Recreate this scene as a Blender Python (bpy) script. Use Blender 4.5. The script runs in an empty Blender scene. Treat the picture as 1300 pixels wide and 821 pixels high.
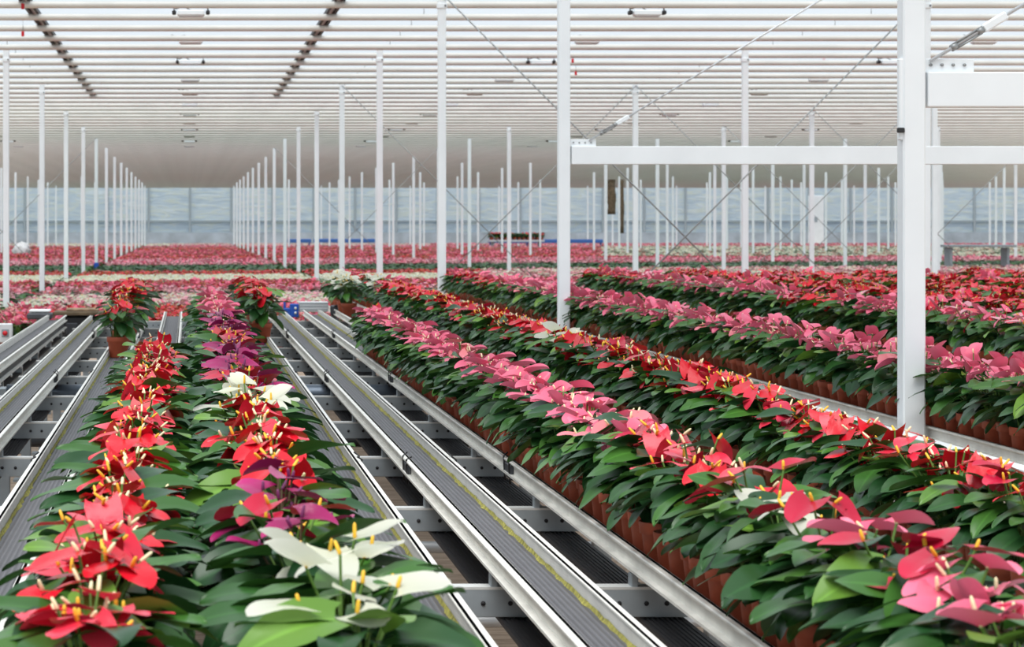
import bpy, math, random
from mathutils import Vector, Matrix, Euler
R = random.Random(7)
C = bpy.context.scene.collection
PI = math.pi
CAM_Z = 1.35
FPX, VPX, VPY = 3080.0, 239.0, 287.0
BELT_Z = CAM_Z - 0.75          # belt surface
RAIL_Z = CAM_Z - 0.71          # rail tops
CEIL_Z = CAM_Z + 2.43
PIPE_Z = CAM_Z + 2.335

# ------------------------------------------------------------------ materials
def newmat(name):
    m = bpy.data.materials.new(name); m.use_nodes = True
    nt = m.node_tree; nt.nodes.clear()
    out = nt.nodes.new('ShaderNodeOutputMaterial')
    return m, nt, out

def mat(name, col, rough=0.5, metal=0.0, var=0.0, noise=None, bump=0.0, spec=0.5, rnd=0.0, sub=0.0, coat=0.0):
    """principled with optional noise colour variation (noise=(scale, strength)) and per-object variation"""
    m, nt, out = newmat(name)
    b = nt.nodes.new('ShaderNodeBsdfPrincipled')
    b.inputs['Roughness'].default_value = rough
    b.inputs['Metallic'].default_value = metal
    b.inputs['Specular IOR Level'].default_value = spec
    if coat: b.inputs['Coat Weight'].default_value = coat; b.inputs['Coat Roughness'].default_value = 0.2
    rgb = nt.nodes.new('ShaderNodeRGB'); rgb.outputs[0].default_value = (*col, 1)
    cur = rgb.outputs[0]
    if noise or rnd:
        hsv = nt.nodes.new('ShaderNodeHueSaturation')
        nt.links.new(cur, hsv.inputs['Color'])
        val = None
        if noise:
            tc = nt.nodes.new('ShaderNodeTexCoord')
            nz = nt.nodes.new('ShaderNodeTexNoise'); nz.inputs['Scale'].default_value = noise[0]; nz.inputs['Detail'].default_value = 4
            nt.links.new(tc.outputs['Object'], nz.inputs['Vector'])
            mr = nt.nodes.new('ShaderNodeMapRange')
            mr.inputs['From Min'].default_value = 0.3; mr.inputs['From Max'].default_value = 0.7
            mr.inputs['To Min'].default_value = 1 - noise[1]; mr.inputs['To Max'].default_value = 1 + noise[1]
            nt.links.new(nz.outputs['Fac'], mr.inputs['Value']); val = mr.outputs[0]
            if bump:
                bp = nt.nodes.new('ShaderNodeBump'); bp.inputs['Strength'].default_value = bump; bp.inputs['Distance'].default_value = 0.01
                nt.links.new(nz.outputs['Fac'], bp.inputs['Height']); nt.links.new(bp.outputs[0], b.inputs['Normal'])
        if rnd:
            oi = nt.nodes.new('ShaderNodeObjectInfo')
            mr2 = nt.nodes.new('ShaderNodeMapRange'); mr2.inputs['To Min'].default_value = 1 - rnd; mr2.inputs['To Max'].default_value = 1 + rnd
            nt.links.new(oi.outputs['Random'], mr2.inputs['Value'])
            if val is None: val = mr2.outputs[0]
            else:
                mu = nt.nodes.new('ShaderNodeMath'); mu.operation = 'MULTIPLY'
                nt.links.new(val, mu.inputs[0]); nt.links.new(mr2.outputs[0], mu.inputs[1]); val = mu.outputs[0]
        nt.links.new(val, hsv.inputs['Value'])
        cur = hsv.outputs[0]
    nt.links.new(cur, b.inputs['Base Color'])
    last = b.outputs[0]
    if sub:
        tr = nt.nodes.new('ShaderNodeBsdfTranslucent'); nt.links.new(cur, tr.inputs['Color'])
        mx = nt.nodes.new('ShaderNodeMixShader'); mx.inputs[0].default_value = sub
        nt.links.new(last, mx.inputs[1]); nt.links.new(tr.outputs[0], mx.inputs[2]); last = mx.outputs[0]
    nt.links.new(last, out.inputs['Surface'])
    return m

def petal(name, c_in, c_out, rough=0.27, sub=0.22, rnd=0.12):
    """spathe: colour runs from the base (c_in) to the tip (c_out) by a stored attribute, faint veins"""
    m, nt, out = newmat(name)
    b = nt.nodes.new('ShaderNodeBsdfPrincipled'); b.inputs['Roughness'].default_value = rough
    b.inputs['Specular IOR Level'].default_value = 0.36
    at = nt.nodes.new('ShaderNodeAttribute'); at.attribute_name = 'along'
    mix = nt.nodes.new('ShaderNodeMix'); mix.data_type = 'RGBA'
    mix.inputs[6].default_value = (*c_in, 1); mix.inputs[7].default_value = (*c_out, 1)
    nt.links.new(at.outputs['Fac'], mix.inputs[0])
    tc = nt.nodes.new('ShaderNodeTexCoord')
    nz = nt.nodes.new('ShaderNodeTexNoise'); nz.inputs['Scale'].default_value = 60
    nt.links.new(tc.outputs['Object'], nz.inputs['Vector'])
    oi = nt.nodes.new('ShaderNodeObjectInfo')
    mr = nt.nodes.new('ShaderNodeMapRange'); mr.inputs['To Min'].default_value = 1 - rnd; mr.inputs['To Max'].default_value = 1 + rnd
    nt.links.new(oi.outputs['Random'], mr.inputs['Value'])
    hsv = nt.nodes.new('ShaderNodeHueSaturation')
    nt.links.new(mix.outputs[2], hsv.inputs['Color']); nt.links.new(mr.outputs[0], hsv.inputs['Value'])
    bp = nt.nodes.new('ShaderNodeBump'); bp.inputs['Strength'].default_value = 0.25; bp.inputs['Distance'].default_value = 0.004
    nt.links.new(nz.outputs['Fac'], bp.inputs['Height']); nt.links.new(bp.outputs[0], b.inputs['Normal'])
    nt.links.new(hsv.outputs[0], b.inputs['Base Color'])
    tr = nt.nodes.new('ShaderNodeBsdfTranslucent'); nt.links.new(hsv.outputs[0], tr.inputs['Color'])
    mx = nt.nodes.new('ShaderNodeMixShader'); mx.inputs[0].default_value = sub
    nt.links.new(b.outputs[0], mx.inputs[1]); nt.links.new(tr.outputs[0], mx.inputs[2])
    nt.links.new(mx.outputs[0], out.inputs['Surface'])
    return m

def leafmat(name, c1, c2):
    m, nt, out = newmat(name)
    b = nt.nodes.new('ShaderNodeBsdfPrincipled'); b.inputs['Roughness'].default_value = 0.34
    b.inputs['Specular IOR Level'].default_value = 0.36
    geo = nt.nodes.new('ShaderNodeNewGeometry')
    mix = nt.nodes.new('ShaderNodeMix'); mix.data_type = 'RGBA'
    mix.inputs[6].default_value = (*c1, 1); mix.inputs[7].default_value = (*c2, 1)
    pw = nt.nodes.new('ShaderNodeMath'); pw.operation = 'POWER'; pw.inputs[1].default_value = 2.2
    nt.links.new(geo.outputs['Random Per Island'], pw.inputs[0])
    nt.links.new(pw.outputs[0], mix.inputs[0])
    # paler midrib from the stored across-coordinate
    at = nt.nodes.new('ShaderNodeAttribute'); at.attribute_name = 'across'
    lt = nt.nodes.new('ShaderNodeMapRange'); lt.inputs['From Min'].default_value = 0.0; lt.inputs['From Max'].default_value = 0.16
    lt.inputs['To Min'].default_value = 1.45; lt.inputs['To Max'].default_value = 1.0
    nt.links.new(at.outputs['Fac'], lt.inputs['Value'])
    hsv = nt.nodes.new('ShaderNodeHueSaturation')
    nt.links.new(mix.outputs[2], hsv.inputs['Color']); nt.links.new(lt.outputs[0], hsv.inputs['Value'])
    nt.links.new(hsv.outputs[0], b.inputs['Base Color'])
    tr = nt.nodes.new('ShaderNodeBsdfTranslucent'); nt.links.new(hsv.outputs[0], tr.inputs['Color'])
    mx = nt.nodes.new('ShaderNodeMixShader'); mx.inputs[0].default_value = 0.12
    nt.links.new(b.outputs[0], mx.inputs[1]); nt.links.new(tr.outputs[0], mx.inputs[2])
    nt.links.new(mx.outputs[0], out.inputs['Surface'])
    return m

M = {}
M['white_paint'] = mat('white_paint', (0.88, 0.92, 0.94), 0.4, noise=(3, 0.04))
M['pipe'] = mat('pipe_paint', (0.72, 0.70, 0.655), 0.35, noise=(2, 0.05))
M['galv'] = mat('galvanised_rail', (0.80, 0.79, 0.74), 0.42, metal=0.05, noise=(14, 0.10), bump=0.05)
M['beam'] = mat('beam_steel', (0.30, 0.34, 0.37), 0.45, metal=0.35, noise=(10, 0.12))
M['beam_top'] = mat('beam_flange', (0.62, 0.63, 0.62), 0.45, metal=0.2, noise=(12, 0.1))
M['hole'] = mat('dark_hole', (0.015, 0.015, 0.018), 0.8)
M['belt'] = None
M['algae'] = mat('algae', (0.30, 0.28, 0.06), 0.85, noise=(60, 0.5), bump=0.6)
M['black'] = mat('black_plastic', (0.02, 0.02, 0.022), 0.5)
M['darkmetal'] = mat('dark_metal', (0.07, 0.075, 0.085), 0.4, metal=0.5, noise=(8, 0.2))
M['blue_roller'] = mat('roller_steel', (0.10, 0.125, 0.16), 0.3, metal=0.55)
M['blue'] = mat('blue_plastic', (0.01, 0.08, 0.42), 0.4)
M['blue_rail'] = mat('blue_paint', (0.05, 0.15, 0.45), 0.5)
M['alu'] = mat('aluminium', (0.66, 0.68, 0.70), 0.35, metal=0.35)
M['redplastic'] = mat('red_plastic', (0.6, 0.01, 0.02), 0.4)
M['pot'] = mat('terracotta_pot', (0.44, 0.09, 0.04), 0.6, noise=(30, 0.1), rnd=0.14)
M['soil'] = mat('potting_soil', (0.035, 0.022, 0.014), 0.95, noise=(80, 0.4), bump=0.6)
M['stem'] = mat('green_stem', (0.10, 0.20, 0.03), 0.5)
M['stem_dark'] = mat('reddish_stem', (0.13, 0.08, 0.04), 0.5)
M['leaf'] = leafmat('anthurium_leaf', (0.013, 0.055, 0.016), (0.055, 0.160, 0.022))
M['leaf_light'] = leafmat('fresh_leaf', (0.05, 0.13, 0.025), (0.14, 0.28, 0.035))
M['red'] = petal('red_spathe', (0.56, 0.006, 0.018), (0.72, 0.012, 0.028), sub=0.14)
M['coral'] = petal('coral_spathe', (0.66, 0.016, 0.042), (0.78, 0.050, 0.09), sub=0.14)
M['deepred'] = petal('crimson_spathe', (0.40, 0.006, 0.03), (0.55, 0.02, 0.06), sub=0.12)
M['pink'] = petal('pink_spathe', (0.76, 0.11, 0.20), (0.86, 0.20, 0.31), sub=0.2)
M['palepink'] = petal('pale_pink_spathe', (0.74, 0.30, 0.36), (0.80, 0.40, 0.47), sub=0.16)
M['salmon'] = petal('salmon_spathe', (0.74, 0.20, 0.21), (0.80, 0.22, 0.27), sub=0.16)
M['purple'] = petal('purple_spathe', (0.24, 0.008, 0.075), (0.42, 0.022, 0.15), sub=0.12)
M['white'] = petal('white_spathe', (0.86, 0.86, 0.68), (0.92, 0.91, 0.82), sub=0.5, rnd=0.05)
M['spadix_yellow'] = mat('yellow_spadix', (0.85, 0.48, 0.03), 0.55, noise=(200, 0.1))
M['spadix_cream'] = mat('cream_spadix', (0.85, 0.74, 0.45), 0.55, noise=(200, 0.1))
M['spadix_purple'] = mat('purple_spadix', (0.16, 0.02, 0.10), 0.5)
M['rod'] = mat('steel_rod', (0.32, 0.33, 0.33), 0.4, metal=0.5)
M['brown'] = mat('brown_cloth', (0.14, 0.10, 0.06), 0.9, noise=(12, 0.4))
M['bag'] = mat('white_film', (0.78, 0.78, 0.78), 0.35, noise=(6, 0.1), bump=0.5)

def make_belt():
    m, nt, out = newmat('ribbed_belt')
    b = nt.nodes.new('ShaderNodeBsdfPrincipled'); b.inputs['Roughness'].default_value = 0.55
    tc = nt.nodes.new('ShaderNodeTexCoord')
    sep = nt.nodes.new('ShaderNodeSeparateXYZ'); nt.links.new(tc.outputs['Object'], sep.inputs[0])
    mu = nt.nodes.new('ShaderNodeMath'); mu.operation = 'MULTIPLY'; mu.inputs[1].default_value = 2 * PI / 0.0125
    nt.links.new(sep.outputs['X'], mu.inputs[0])
    sn = nt.nodes.new('ShaderNodeMath'); sn.operation = 'SINE'; nt.links.new(mu.outputs[0], sn.inputs[0])
    mr = nt.nodes.new('ShaderNodeMapRange'); mr.inputs['From Min'].default_value = -1
    nt.links.new(sn.outputs[0], mr.inputs['Value'])
    nz = nt.nodes.new('ShaderNodeTexNoise'); nz.inputs['Scale'].default_value = 5
    nt.links.new(tc.outputs['Object'], nz.inputs['Vector'])
    cr = nt.nodes.new('ShaderNodeMix'); cr.data_type = 'RGBA'
    cr.inputs[6].default_value = (0.062, 0.060, 0.066, 1); cr.inputs[7].default_value = (0.105, 0.102, 0.112, 1)
    nt.links.new(mr.outputs[0], cr.inputs[0])
    hs = nt.nodes.new('ShaderNodeHueSaturation'); nt.links.new(cr.outputs[2], hs.inputs['Color'])
    m2 = nt.nodes.new('ShaderNodeMapRange'); m2.inputs['To Min'].default_value = 0.75; m2.inputs['To Max'].default_value = 1.25
    nt.links.new(nz.outputs['Fac'], m2.inputs['Value']); nt.links.new(m2.outputs[0], hs.inputs['Value'])
    nt.links.new(hs.outputs[0], b.inputs['Base Color'])
    bp = nt.nodes.new('ShaderNodeBump'); bp.inputs['Strength'].default_value = 0.5; bp.inputs['Distance'].default_value = 0.002
    nt.links.new(sn.outputs[0], bp.inputs['Height']); nt.links.new(bp.outputs[0], b.inputs['Normal'])
    nt.links.new(b.outputs[0], out.inputs['Surface'])
    return m
M['belt'] = make_belt()
M['belt_return'] = mat('return_belt', (0.022, 0.021, 0.024), 0.6)

def make_floor():
    m, nt, out = newmat('brown_floor')
    b = nt.nodes.new('ShaderNodeBsdfPrincipled'); b.inputs['Roughness'].default_value = 0.9
    tc = nt.nodes.new('ShaderNodeTexCoord')
    mp = nt.nodes.new('ShaderNodeMapping'); mp.inputs['Scale'].default_value = (1.2, 7, 1)
    nt.links.new(tc.outputs['Object'], mp.inputs[0])
    nz = nt.nodes.new('ShaderNodeTexNoise'); nz.inputs['Scale'].default_value = 2.2; nz.inputs['Detail'].default_value = 8
    nz.inputs['Roughness'].default_value = 0.7
    nt.links.new(mp.outputs[0], nz.inputs['Vector'])
    cr = nt.nodes.new('ShaderNodeValToRGB')
    e = cr.color_ramp.elements
    e[0].position = 0.3; e[0].color = (0.24, 0.17, 0.12, 1)
    e[1].position = 0.72; e[1].color = (0.72, 0.56, 0.43, 1)
    nt.links.new(nz.outputs['Fac'], cr.inputs[0])
    nt.links.new(cr.outputs[0], b.inputs['Base Color'])
    bp = nt.nodes.new('ShaderNodeBump'); bp.inputs['Strength'].default_value = 0.6; bp.inputs['Distance'].default_value = 0.03
    nt.links.new(nz.outputs['Fac'], bp.inputs['Height']); nt.links.new(bp.outputs[0], b.inputs['Normal'])
    nt.links.new(b.outputs[0], out.inputs['Surface'])
    return m
M['floor'] = make_floor()

def make_screen():
    """woven energy screen: pale translucent cloth with open strips"""
    m, nt, out = newmat('screen_cloth')
    tc = nt.nodes.new('ShaderNodeTexCoord')
    mp = nt.nodes.new('ShaderNodeMapping'); mp.inputs['Scale'].default_value = (1.0, 0.25, 1)
    nt.links.new(tc.outputs['Object'], mp.inputs[0])
    nz = nt.nodes.new('ShaderNodeTexNoise'); nz.inputs['Scale'].default_value = 1.6; nz.inputs['Detail'].default_value = 3
    nt.links.new(mp.outputs[0], nz.inputs['Vector'])
    mr = nt.nodes.new('ShaderNodeMapRange'); mr.inputs['From Min'].default_value = 0.3; mr.inputs['From Max'].default_value = 0.7
    mr.inputs['To Min'].default_value = 0.50; mr.inputs['To Max'].default_value = 0.66
    nt.links.new(nz.outputs['Fac'], mr.inputs['Value'])
    tp = nt.nodes.new('ShaderNodeBsdfTransparent')
    tl = nt.nodes.new('ShaderNodeBsdfTranslucent'); tl.inputs['Color'].default_value = (0.60, 0.66, 0.71, 1)
    df = nt.nodes.new('ShaderNodeBsdfDiffuse'); df.inputs['Color'].default_value = (0.55, 0.62, 0.66, 1)
    m1 = nt.nodes.new('ShaderNodeMixShader'); m1.inputs[0].default_value = 0.35
    nt.links.new(tl.outputs[0], m1.inputs[1]); nt.links.new(df.outputs[0], m1.inputs[2])
    m2 = nt.nodes.new('ShaderNodeMixShader')
    nt.links.new(mr.outputs[0], m2.inputs[0])
    nt.links.new(tp.outputs[0], m2.inputs[1]); nt.links.new(m1.outputs[0], m2.inputs[2])
    nt.links.new(m2.outputs[0], out.inputs['Surface'])
    return m
M['screen'] = make_screen()

def make_wall():
    """pale blue-grey plastic sheet hung in slack wrinkles"""
    m, nt, out = newmat('plastic_wall')
    b = nt.nodes.new('ShaderNodeBsdfPrincipled'); b.inputs['Roughness'].default_value = 0.4
    tc = nt.nodes.new('ShaderNodeTexCoord')
    mp = nt.nodes.new('ShaderNodeMapping'); mp.inputs['Scale'].default_value = (0.35, 0.35, 2.2)
    mp.inputs['Rotation'].default_value = (0, 0.25, 0)
    nt.links.new(tc.outputs['Object'], mp.inputs[0])
    nz = nt.nodes.new('ShaderNodeTexNoise'); nz.inputs['Scale'].default_value = 2.0; nz.inputs['Detail'].default_value = 5
    nz.inputs['Distortion'].default_value = 1.2
    nt.links.new(mp.outputs[0], nz.inputs['Vector'])
    cr = nt.nodes.new('ShaderNodeValToRGB'); e = cr.color_ramp.elements
    e[0].position = 0.3; e[0].color = (0.60, 0.69, 0.75, 1)
    e[1].position = 0.5; e[1].color = (0.72, 0.80, 0.85, 1)
    x = e.new(0.59); x.color = (0.77, 0.81, 0.75, 1)
    x = e.new(0.62); x.color = (0.80, 0.86, 0.89, 1)
    nt.links.new(nz.outputs['Fac'], cr.inputs[0])
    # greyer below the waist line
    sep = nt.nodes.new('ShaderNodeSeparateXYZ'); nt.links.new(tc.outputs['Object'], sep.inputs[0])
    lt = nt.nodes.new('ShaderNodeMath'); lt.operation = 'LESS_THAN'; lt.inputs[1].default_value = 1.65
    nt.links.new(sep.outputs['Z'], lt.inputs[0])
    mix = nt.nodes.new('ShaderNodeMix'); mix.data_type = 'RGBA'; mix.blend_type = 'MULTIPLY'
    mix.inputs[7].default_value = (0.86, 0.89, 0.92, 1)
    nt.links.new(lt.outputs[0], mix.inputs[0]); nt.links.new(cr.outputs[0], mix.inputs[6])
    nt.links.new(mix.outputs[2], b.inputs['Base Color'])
    bp = nt.nodes.new('ShaderNodeBump'); bp.inputs['Strength'].default_value = 0.6; bp.inputs['Distance'].default_value = 0.1
    nt.links.new(nz.outputs['Fac'], bp.inputs['Height']); nt.links.new(bp.outputs[0], b.inputs['Normal'])
    tr = nt.nodes.new('ShaderNodeBsdfTranslucent'); nt.links.new(mix.outputs[2], tr.inputs['Color'])
    mx = nt.nodes.new('ShaderNodeMixShader'); mx.inputs[0].default_value = 0.45
    nt.links.new(b.outputs[0], mx.inputs[1]); nt.links.new(tr.outputs[0], mx.inputs[2])
    nt.links.new(mx.outputs[0], out.inputs['Surface'])
    return m
M['wall'] = make_wall()
M['wall_post'] = mat('wall_post', (0.36, 0.42, 0.46), 0.5)
M['wall_band'] = mat('wall_band', (0.40, 0.46, 0.52), 0.6, noise=(1.5, 0.2))

# ------------------------------------------------------------------ mesh builder
class MB:
    def __init__(self):
        self.v = []; self.f = []; self.m = []; self.s = []; self.al = []; self.ac = []; self.mats = []
    def mi(self, key):
        if key not in self.mats: self.mats.append(key)
        return self.mats.index(key)
    def add(self, vs, fs, key, smooth=False, along=None, across=None):
        o = len(self.v); k = self.mi(key)
        self.v += [tuple(p) for p in vs]
        self.f += [tuple(i + o for i in f) for f in fs]
        self.m += [k] * len(fs); self.s += [smooth] * len(fs)
        self.al += along if along else [0.0] * len(vs)
        self.ac += across if across else [0.5] * len(vs)
    def merge(self, other):
        o = len(self.v)
        self.v += other.v; self.al += other.al; self.ac += other.ac
        self.f += [tuple(i + o for i in f) for f in other.f]
        self.m += [self.mi(other.mats[k]) for k in other.m]; self.s += other.s
    def box(self, c, d, key, bev=0.0, mtx=None):
        x, y, z = d[0] / 2, d[1] / 2, d[2] / 2
        if not bev:
            vs = [Vector((sx * x, sy * y, sz * z)) for sx in (-1, 1) for sy in (-1, 1) for sz in (-1, 1)]
            fs = [(0, 1, 3, 2), (4, 6, 7, 5), (0, 4, 5, 1), (2, 3, 7, 6), (0, 2, 6, 4), (1, 5, 7, 3)]
        else:
            b = min(bev, x * .9, y * .9, z * .9)
            vs = []; idx = {}
            for sx in (-1, 1):
                for sy in (-1, 1):
                    for sz in (-1, 1):
                        for ax in range(3):
                            p = [sx * (x - b), sy * (y - b), sz * (z - b)]
                            p[ax] = (sx, sy, sz)[ax] * (x, y, z)[ax]
                            idx[(sx, sy, sz, ax)] = len(vs); vs.append(Vector(p))
            I = lambda sx, sy, sz, ax: idx[(sx, sy, sz, ax)]
            fs = []
            for s in (-1, 1):
                q = [I(s, -1, -1, 0), I(s, 1, -1, 0), I(s, 1, 1, 0), I(s, -1, 1, 0)]; fs.append(q if s > 0 else q[::-1])
                q = [I(-1, s, -1, 1), I(-1, s, 1, 1), I(1, s, 1, 1), I(1, s, -1, 1)]; fs.append(q if s > 0 else q[::-1])
                q = [I(-1, -1, s, 2), I(1, -1, s, 2), I(1, 1, s, 2), I(-1, 1, s, 2)]; fs.append(q if s > 0 else q[::-1])
            for a in (-1, 1):
                for c_ in (-1, 1):
                    q = [I(a, c_, -1, 0), I(a, c_, 1, 0), I(a, c_, 1, 1), I(a, c_, -1, 1)]; fs.append(q if a * c_ < 0 else q[::-1])
                    q = [I(a, -1, c_, 0), I(a, -1, c_, 2), I(a, 1, c_, 2), I(a, 1, c_, 0)]; fs.append(q if a * c_ < 0 else q[::-1])
                    q = [I(-1, a, c_, 1), I(1, a, c_, 1), I(1, a, c_, 2), I(-1, a, c_, 2)]; fs.append(q if a * c_ < 0 else q[::-1])
                    for e in (-1, 1):
                        q = [I(a, c_, e, 0), I(a, c_, e, 1), I(a, c_, e, 2)]; fs.append(q if a * c_ * e > 0 else q[::-1])
        cc = Vector(c)
        vs = [(mtx @ p if mtx else p) + cc for p in vs]
        self.add(vs, fs, key)
    def tube(self, pts, r, key, n=8, caps=True, smooth=True):
        pts = [Vector(p) for p in pts]
        rs = r if isinstance(r, (list, tuple)) else [r] * len(pts)
        vs = []; fs = []
        up = Vector((0, 0, 1))
        prev = None
        for i, p in enumerate(pts):
            d = (pts[min(i + 1, len(pts) - 1)] - pts[max(i - 1, 0)]).normalized()
            if prev is None:
                a = d.cross(up)
                if a.length < 1e-3: a = d.cross(Vector((1, 0, 0)))
            else:
                a = prev - d * prev.dot(d)
            a.normalize(); prev = a
            b = d.cross(a)
            for k in range(n):
                t = 2 * PI * k / n
                vs.append(p + (a * math.cos(t) + b * math.sin(t)) * rs[i])
        for i in range(len(pts) - 1):
            for k in range(n):
                k2 = (k + 1) % n
                fs.append((i * n + k, i * n + k2, (i + 1) * n + k2, (i + 1) * n + k))
        if caps:
            fs.append(tuple(range(n))[::-1]); fs.append(tuple((len(pts) - 1) * n + k for k in range(n)))
        self.add(vs, fs, key, smooth)
    def lathe(self, prof, key, n=24, smooth=True, off=(0, 0, 0)):
        vs = []; fs = []
        for r, z in prof:
            for k in range(n):
                t = 2 * PI * k / n
                vs.append((off[0] + r * math.cos(t), off[1] + r * math.sin(t), off[2] + z))
        for i in range(len(prof) - 1):
            for k in range(n):
                k2 = (k + 1) % n
                fs.append((i * n + k, i * n + k2, (i + 1) * n + k2, (i + 1) * n + k))
        self.add(vs, fs, key, smooth)
    def disc(self, c, r, key, n=20):
        vs = [(c[0] + r * math.cos(2 * PI * k / n), c[1] + r * math.sin(2 * PI * k / n), c[2]) for k in range(n)]
        self.add(vs, [tuple(range(n))], key)
    def mesh(self, name):
        me = bpy.data.meshes.new(name)
        me.from_pydata(self.v, [], self.f)
        for k in self.mats: me.materials.append(M[k])
        me.polygons.foreach_set('material_index', self.m)
        me.polygons.foreach_set('use_smooth', self.s)
        a = me.attributes.new('along', 'FLOAT', 'POINT'); a.data.foreach_set('value', self.al)
        a = me.attributes.new('across', 'FLOAT', 'POINT'); a.data.foreach_set('value', self.ac)
        me.update()
        return me
    def build(self, name, parent=None, loc=None):
        return link(name, self.mesh(name), parent, loc)

def link(name, me, parent=None, loc=None):
    o = bpy.data.objects.new(name, me); C.objects.link(o)
    if parent: o.parent = parent
    if loc: o.location = loc
    return o
def empty(name, loc=(0, 0, 0), rz=0.0):
    o = bpy.data.objects.new(name, None); C.objects.link(o); o.location = loc; o.rotation_euler = (0, 0, rz)
    o.empty_display_size = 0.05
    return o
def tag(o, label, cat, group=None, kind=None):
    o['label'] = label; o['category'] = cat
    if group: o['group'] = group
    if kind: o['kind'] = kind
    return o
ONES = 'zeroth first second third fourth fifth sixth seventh eighth ninth tenth eleventh twelfth thirteenth fourteenth fifteenth sixteenth seventeenth eighteenth nineteenth'.split()
TENS = {2: 'twent', 3: 'thirt', 4: 'fort', 5: 'fift', 6: 'sixt', 7: 'sevent', 8: 'eight', 9: 'ninet'}
def ordinal(n):
    if n < 20: return ONES[n]
    if n < 100:
        return TENS[n // 10] + ('ieth' if n % 10 == 0 else 'y-' + ONES[n % 10])
    return 'hundredth' if n == 100 else 'hundred-and-' + ordinal(n - 100)
def px(X, Y): return VPX + FPX * X / Y
def py(Z, Y): return VPY - FPX * (Z - CAM_Z) / Y

# ------------------------------------------------------------------ setting
def struct(name, mb):
    o = mb.build(name); o['kind'] = 'structure'; return o
X0, X1, YB = -16.0, 56.0, 147.0
mb = MB(); mb.box(((X0 + X1) / 2, YB / 2 - 2, -0.05), (X1 - X0, YB + 8, 0.1), 'floor'); struct('floor', mb)
mb = MB()
nx, ny = 36, 40
vs = []; fs = []
for j in range(ny + 1):
    for i in range(nx + 1):
        x = X0 + (X1 - X0) * i / nx; y = 6 + (YB - 6) * j / ny
        vs.append((x, y, CEIL_Z))
for j in range(ny):
    for i in range(nx):
        a = j * (nx + 1) + i
        fs.append((a, a + nx + 1, a + nx + 2, a + 1))
mb.add(vs, fs, 'screen'); struct('ceiling', mb)
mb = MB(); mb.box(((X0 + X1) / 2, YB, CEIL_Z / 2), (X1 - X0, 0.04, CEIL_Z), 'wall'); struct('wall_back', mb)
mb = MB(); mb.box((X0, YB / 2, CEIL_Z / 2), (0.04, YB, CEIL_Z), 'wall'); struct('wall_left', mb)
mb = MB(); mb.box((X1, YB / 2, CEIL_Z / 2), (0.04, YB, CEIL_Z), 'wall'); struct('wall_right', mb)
n = 0
x = -12.4
while x < X1:
    n += 1
    mb = MB(); mb.box((x, YB - 0.09, CEIL_Z / 2), (0.13, 0.12, CEIL_Z), 'wall_post'); struct('trim_%d' % n, mb)
    x += 2.5
n += 1
mb = MB(); mb.box(((X0 + X1) / 2, YB - 0.1, 1.66), (X1 - X0, 0.1, 0.07), 'wall_post'); struct('trim_%d' % n, mb)
n += 1
mb = MB(); mb.box(((X0 + X1) / 2, YB - 0.1, 0.95), (X1 - X0, 0.1, 0.05), 'wall_post'); struct('trim_%d' % n, mb)
mb = MB(); mb.box(((X0 + X1) / 2, YB - 0.12, 0.5), (X1 - X0, 0.14, 0.9), 'wall_band'); struct('baseboard_back', mb)
# service door in the back wall
dX = (1036 - VPX) * (YB - 0.2) / FPX
mb = MB(); mb.box((dX, YB - 0.2, 1.6), (0.95, 0.06, 3.2), 'white_paint', 0.02); d1 = struct('door_1', mb)
mb = MB(); mb.box((dX - 0.1, YB - 0.245, 1.75), (0.34, 0.02, 0.3), 'wall_post'); mb.build('door_window', d1)
mb = MB(); mb.box((dX - 0.38, YB - 0.26, 1.15), (0.05, 0.05, 0.16), 'darkmetal', 0.01); mb.build('door_handle', d1)

# ------------------------------------------------------------------ columns
def make_column(w, withbase=True):
    mb = MB()
    mb.box((0, 0, CEIL_Z / 2), (w, w, CEIL_Z - 0.02), 'white_paint', 0.006)
    return mb.mesh('support_post')
col_mesh = make_column(0.08)
col_far = make_column(0.085)
mbp = MB(); mbp.box((0, 0, 0.012), (0.2, 0.2, 0.024), 'white_paint', 0.004)
for sx in (-1, 1):
    for sy in (-1, 1): mbp.tube([(sx * .075, sy * .075, 0.02), (sx * .075, sy * .075, 0.045)], 0.012, 'darkmetal', 6)
base_mesh = mbp.mesh('base_plate')
mbp = MB(); mbp.box((0, 0, 0), (0.1, 0.1, 0.05), 'white_paint', 0.004)
mbp.tube([(0.03, -0.06, 0), (0.03, -0.045, 0)], 0.01, 'darkmetal', 6)
coll_mesh = mbp.mesh('collar')
rows_x = [-12.45, -7.45, -2.45, 2.575, 7.49, 12.5, 17.5, 22.5, 27.5, 32.5, 37.5, 42.5, 47.5]
rowname = {-12.45: 'third post row left of the conveyors', -7.45: 'second post row left of the conveyors',
           -2.45: 'first post row left of the conveyors', 2.575: 'post row beside the red flower row',
           7.49: 'second post row right of the conveyors'}
for k in range(5, len(rows_x)):
    rowname[rows_x[k]] = ordinal(k - 2) + ' post row right of the conveyors'
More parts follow.
